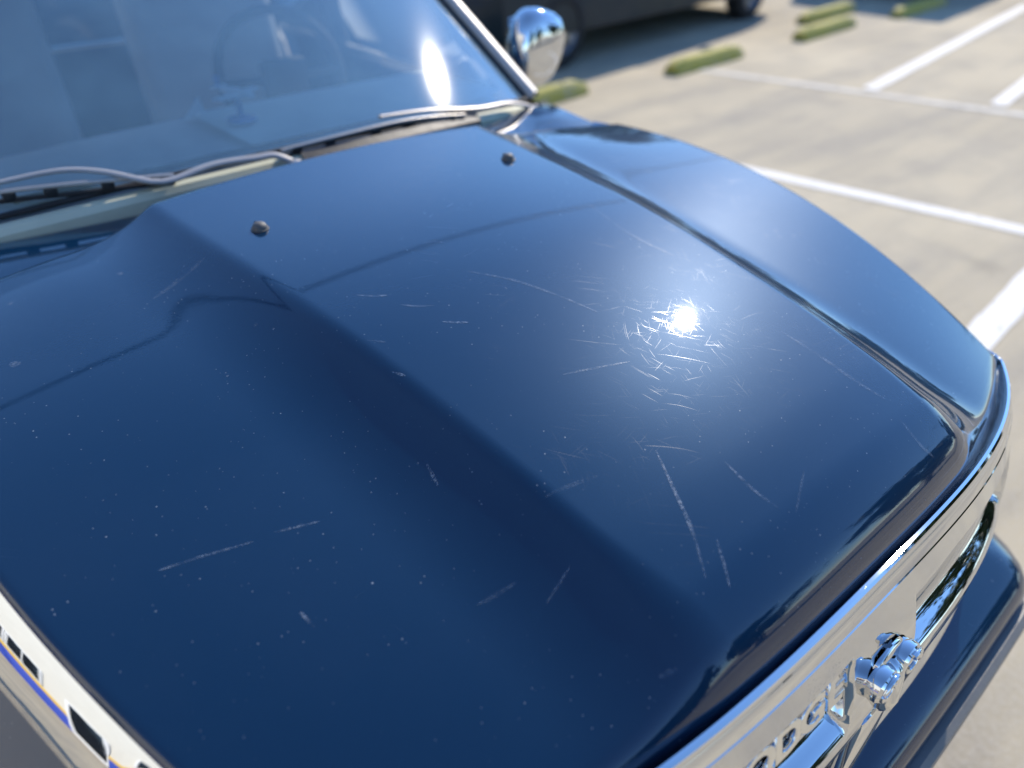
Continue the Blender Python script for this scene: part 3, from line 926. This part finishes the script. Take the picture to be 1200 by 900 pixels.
# ------------------------------------------------------------------ parked vehicles beyond the stops
def parked_vehicle(x, y, rz, col, label, L=4.6, W=1.82, H=1.45, hoodh=.86, cat='car', name='parked_car'):
    root = empty(name, label, cat, (x, y, 0), rz, 'dark vehicles parked beyond the wheel stops')
    pm = simple('parked_paint', col, .5, .1, .05, 4, .3, .15)
    w2 = W / 2
    prof = [(.02, .34), (.0, .46), (.03, .62), (.10, hoodh - .10), (.45, hoodh - .02), (1.05, hoodh + .06), (L - .9, hoodh + .10), (L - .1, hoodh + .06), (L, hoodh - .2), (L - .02, .40), (L - .1, .30), (.1, .28)]
    # body: lofted from a side profile, narrowed at the nose and bowed sides
    rows = []
    xs_ = [-1, -.97, -.9, -.6, 0, .6, .9, .97, 1]
    for s in xs_:
        k = abs(s); ins = 0 if k < .85 else (k - .85) / .15
        rows.append([(s * w2 * (1 - .03 * (1 if yy < .2 else 0)), yy + .10 * (k ** 3) * (1 if yy < L / 2 else -1), zz - .035 * ins * (1 if zz > .6 else 0)) for yy, zz in prof])
    vs = [p for r in rows for p in r]; m = len(prof); fs = []
    for j in range(len(xs_) - 1):
        for i in range(m): fs.append((j * m + i, j * m + (i + 1) % m, (j + 1) * m + (i + 1) % m, (j + 1) * m + i))
    fs.append(tuple(range(m))); fs.append(tuple(range((len(xs_) - 1) * m, len(xs_) * m))[::-1])
    from_py('body', vs, fs, pm, root, True, 35)
    hz = hoodh + .07
    gh = [(1.05, hz), (1.75, H - .03), (2.1, H), (L - 1.35, H), (L - .55, hz + .03)]
    rows = [[(s * (w2 - .06 - .16 * (zz - hz) / (H - hz + .01)), yy, zz) for yy, zz in gh] for s in (-1, -.8, .8, 1)]
    vs = [p for r in rows for p in r]; fs = []
    for j in range(3):
        for i in range(4): fs.append((j * 5 + i, j * 5 + i + 1, (j + 1) * 5 + i + 1, (j + 1) * 5 + i))
    fs += [(0, 1, 2, 3, 4), (19, 18, 17, 16, 15)]
    from_py('cabin_glass', vs, fs, simple('dark_window', (.01, .012, .014), .05), root, True, 30)
    rows = [[(s * (w2 - .20), yy, H + .012 - .02 * abs(s) ** 2) for s in (-1, -.5, 0, .5, 1)] for yy in (1.72, 2.1, L - 1.35, L - 1.2)]
    grid('roof', rows, pm, root)
    for s in (-1, 1):
        tube('window_pillar', [(s * (w2 - .05), 1.03, hz), (s * (w2 - .20), 1.74, H - .02)], .03, pm, root, 8)
        tube('window_pillar', [(s * (w2 - .06), L - 2.2, hz), (s * (w2 - .20), L - 2.15, H)], .03, pm, root, 8)
        box('headlight', (s * (w2 - .28), .075, .64), (.34, .10, .13), LENS, root, .03)
        box('side_mirror', (s * (w2 + .08), 1.25, hz + .06), (.16, .09, .11), pm, root, .03)
    box('grille', (0, .03, .60), (.75, .06, .14), BLACK, root, .02)
    box('bumper', (0, .0, .43), (W * .86, .10, .15), pm, root, .04)
    for yy in (.85, L - .9):
        for s in (-1, 1): wheel(root, (s * (w2 - .10), yy, .33), s, .33, .22)
    return root


parked_vehicle(8.75, 6.60, R(97), (.008, .020, .030), 'dark teal car parked side-on behind the chrome mirror and wheel stops', L=5.3, H=1.62, hoodh=.98)
parked_vehicle(15.6, 6.2, R(97), (.011, .013, .02), 'tall dark van casting its shadow over the end of the stall line', L=5.0, H=1.95, hoodh=1.05, cat='van', name='parked_van')


# ------------------------------------------------------------------ trees round the lot
def leaf_mesh(name, n, rx, rz, seed, mat, size=.21):
    rnd = random.Random(seed); clumps = []
    for k in range(26):
        while True:
            p = Vector((rnd.uniform(-1, 1), rnd.uniform(-1, 1), rnd.uniform(-1, 1)))
            if .25 < p.length < 1: break
        clumps.append((p, rnd.uniform(.18, .40)))
    vs, fs = [], []
    for k in range(n):
        c, r = rnd.choice(clumps)
        q = Vector((rnd.gauss(0, 1), rnd.gauss(0, 1), rnd.gauss(0, .8))) * r * .55 + c
        q = Vector((q.x * rx, q.y * rx, q.z * rz))
        a = Vector((rnd.uniform(-1, 1), rnd.uniform(-1, 1), rnd.uniform(-.6, .6))).normalized(); b = a.orthogonal().normalized()
        b = (b * math.cos(k) + a.cross(b) * math.sin(k)); s = size * rnd.uniform(.6, 1.4); i = len(vs)
        vs += [q - a * s, q + b * s * .45, q + a * s, q - b * s * .45]; fs.append((i, i + 1, i + 2, i + 3))
    me = bpy.data.meshes.new(name); me.from_pydata([tuple(v) for v in vs], [], fs); me.materials.append(mat); return me


CROWNS = [leaf_mesh('crown', 5200, 2.6, 2.3, 1, LEAF), leaf_mesh('crown', 4600, 2.2, 2.8, 2, LEAF), leaf_mesh('crown', 4200, 2.7, 2.0, 3, LEAF2)]


def tree(x, y, h, kind, label, rz, sc_=1.0):
    root = empty('tree', label, 'tree', (x, y, 0), rz, 'trees round the parking lot')
    o = bpy.data.objects.new('crown', CROWNS[kind]); COL.objects.link(o); o.parent = root; o.location = (0, 0, h); o.scale = (sc_, sc_, sc_)
    t = tube('trunk', spline([(0, 0, 0), (.06, .02, h * .4), (-.04, .05, h * .75), (0, 0, h + .4)], 5), [.22 - .012 * k for k in range(16)], BARK, root, 10)
    for k in range(5):
        a = k * 1.27 + x
        tube('limb', spline([(0, 0, h * (.55 + .07 * k)), (math.cos(a) * .7, math.sin(a) * .7, h * .75 + .15 * k), (math.cos(a) * 1.6, math.sin(a) * 1.6, h + .2 * k)], 4), [.09, .085, .08, .07, .06, .05, .04, .03, .02], BARK, t, 6)
    return root


tree(12.5, -8.5, 3.5, 0, 'dark tree at the far right front of the lot, broadest of the row', 0)
tree(18.0, -6.0, 3.6, 1, 'tall narrow dark tree by the right edge of the lot', 1)
tree(7.5, -12.5, 3.2, 0, 'dark round tree standing ahead of the truck', 2, .9)
tree(1.0, -15.0, 3.6, 1, 'dark tall tree furthest ahead of the truck', 3, 1.0)
for i, (x, y, h, k, s_) in enumerate(((7.5, 14.0, 3.6, 0, 1.05), (12.5, 14.5, 3.4, 2, 1.0), (18.0, 13.0, 3.6, 0, 1.1), (24.0, 10.0, 3.8, 1, 1.1), (27.0, 3.0, 3.6, 0, 1.1))):
    tree(x, y, h, k, ('broad dark tree behind the teal car', 'yellow green tree behind the black car', 'broad dark tree behind the tall van', 'tall dark tree past the van', 'dark tree past the end of the stall lines')[i], i * 1.3, s_)
CREAM = simple('cream_wall', (.70, .67, .58), .85, var=.06, vs=2, bump=.15, bs=40)
BLUEW = simple('blue_wall_paint', (.03, .07, .42), .6, var=.08, vs=3)
YELW = simple('yellow_band_paint', (.72, .46, .06), .6, var=.08, vs=3)
GREYW = simple('grey_wall', (.28, .30, .32), .8, var=.08, vs=2)
MAROON = simple('maroon_fascia', (.13, .025, .035), .5, var=.1, vs=3)
FRAME = simple('white_window_frame', (.74, .74, .72), .45)
DARKG = simple('dark_shop_glass', (.012, .015, .02), .06)
bd = empty('shop_building', 'cream shop building with blue and yellow bands facing the truck side', 'building', (-9.5, 0, 0))
box('wall', (-4.0, 3.0, 3.0), (8.0, 24.0, 6.0), CREAM, bd, .02)
box('blue_band', (.03, 3.0, .45), (.06, 23.9, .9), BLUEW, bd, .01)
box('yellow_band', (.045, 3.0, 1.05), (.09, 23.9, .28), YELW, bd, .01)
box('roof', (-4.0, 3.0, 6.1), (8.4, 24.4, .20), GREYW, bd, .02)
box('grey_bay', (.25, -5.2, 2.3), (.62, 6.0, 4.3), GREYW, bd, .02)
box('fascia', (.45, -5.2, 4.35), (1.1, 6.4, .55), MAROON, bd, .03)
for y in (-7.4, -6.2, -5.0, -3.8, -1.2, 0.0, 4.0, 5.2, 6.4, 9.4, 10.6):
    px_ = .58 if y < -2.2 else .02
    f = box('window', (px_, y, 1.85), (.10, 1.16, 1.10), FRAME, bd, .01)
    box('pane', (px_ + .045, y, 1.85), (.03, 1.0, .92), DARKG, f)
    box('mullion', (px_ + .062, y, 1.85), (.02, .05, .92), FRAME, f)
dr = box('door', (.07, 2.2, 1.1), (.10, 1.1, 2.2), FRAME, bd, .01)
box('door_pane', (.125, 2.2, 1.2), (.02, .86, 1.8), DARKG, dr)
box('door_handle', (.16, 1.80, 1.05), (.05, .04, .3), RIM, dr, .01)
rows_h = [(1.0, 12.2), (6.0, 12.6), (11.0, 12.6), (16.0, 12.0), (20.5, 9.5), (22.5, 5.5), (23.0, 1.5)]  # unseen hedges, added to darken the reflection along the hood crease
hm = leaf_mesh('reflection_hedge_leaves', 5200, 2.9, 1.55, 9, LEAF, .15)
for i, (x, y) in enumerate(rows_h):
    root = empty('hedge', ('dark hedge added for reflections, starting behind the cab', 'dark hedge section added for reflections, behind the teal car', 'dark hedge section added for reflections, behind the car nose', 'dark hedge section added for reflections, behind the van', 'dark hedge added for reflections at the corner of the lot', 'dark hedge added for reflections, past the corner tree', 'last dark hedge added for reflections, along the sunny side')[i], 'hedge', (x, y, 0), R((4, 2, 0, -20, -55, -75, -88)[i]), 'unseen hedges added for dark reflections')
    o = bpy.data.objects.new('foliage', hm); COL.objects.link(o); o.parent = root; o.location = (0, 0, 1.45); o.scale = (1.05, .33, 1)
    for k in range(5): tube('stem', [(-2.2 + 1.1 * k, 0, 0), (-2.2 + 1.1 * k, .05, .7), (-2.15 + 1.1 * k, 0, 1.8)], [.05, .04, .02], BARK, root, 6)

# utility poles and the cables strung between them over the cab
CABLE = simple('black_cable', (.02, .02, .022), .6)
POLEW = simple('weathered_pole_wood', (.16, .12, .085), .9, var=.3, bump=.5, bs=25)
PA, PB = Vector((-15.0, 6.1, 0)), Vector((27.0, 12.75, 0))
for k, (p, lab) in enumerate(((PA, 'wooden utility pole beside the shop building'), (PB, 'wooden utility pole past the far end of the hedges'))):
    root = empty('utility_pole', lab, 'utility pole', tuple(p), R(9), 'utility poles')
    tube('pole_shaft', [(0, 0, 0), (0, 0, 4), (0, 0, 8.2)], [.15, .135, .11], POLEW, root, 14)
    ca = box('crossarm', (0, 0, 7.35), (.12, 1.9, .12), POLEW, root, .015)
    for yy in (-.75, .0, .75): lathe('insulator', [(7.41, .05), (7.46, .055), (7.50, .03), (7.56, .045), (7.60, .0)], GREYP, ca, 12, 'Z', (0, yy, 0))
for dy, r, lab in ((0.0, .034, 'black overhead cable mirrored as a dark line across the hood'),):
    a = PA + Vector((-.12, dy, 7.58)); b = PB + Vector((-.12, dy, 7.58))
    c = tube('overhead_cable', [a.lerp(b, k / 30) - Vector((0, 0, 2.0 * (k / 30) * (1 - k / 30))) for k in range(31)], r, CABLE, None, 8)
    tag(c, lab, 'cable')
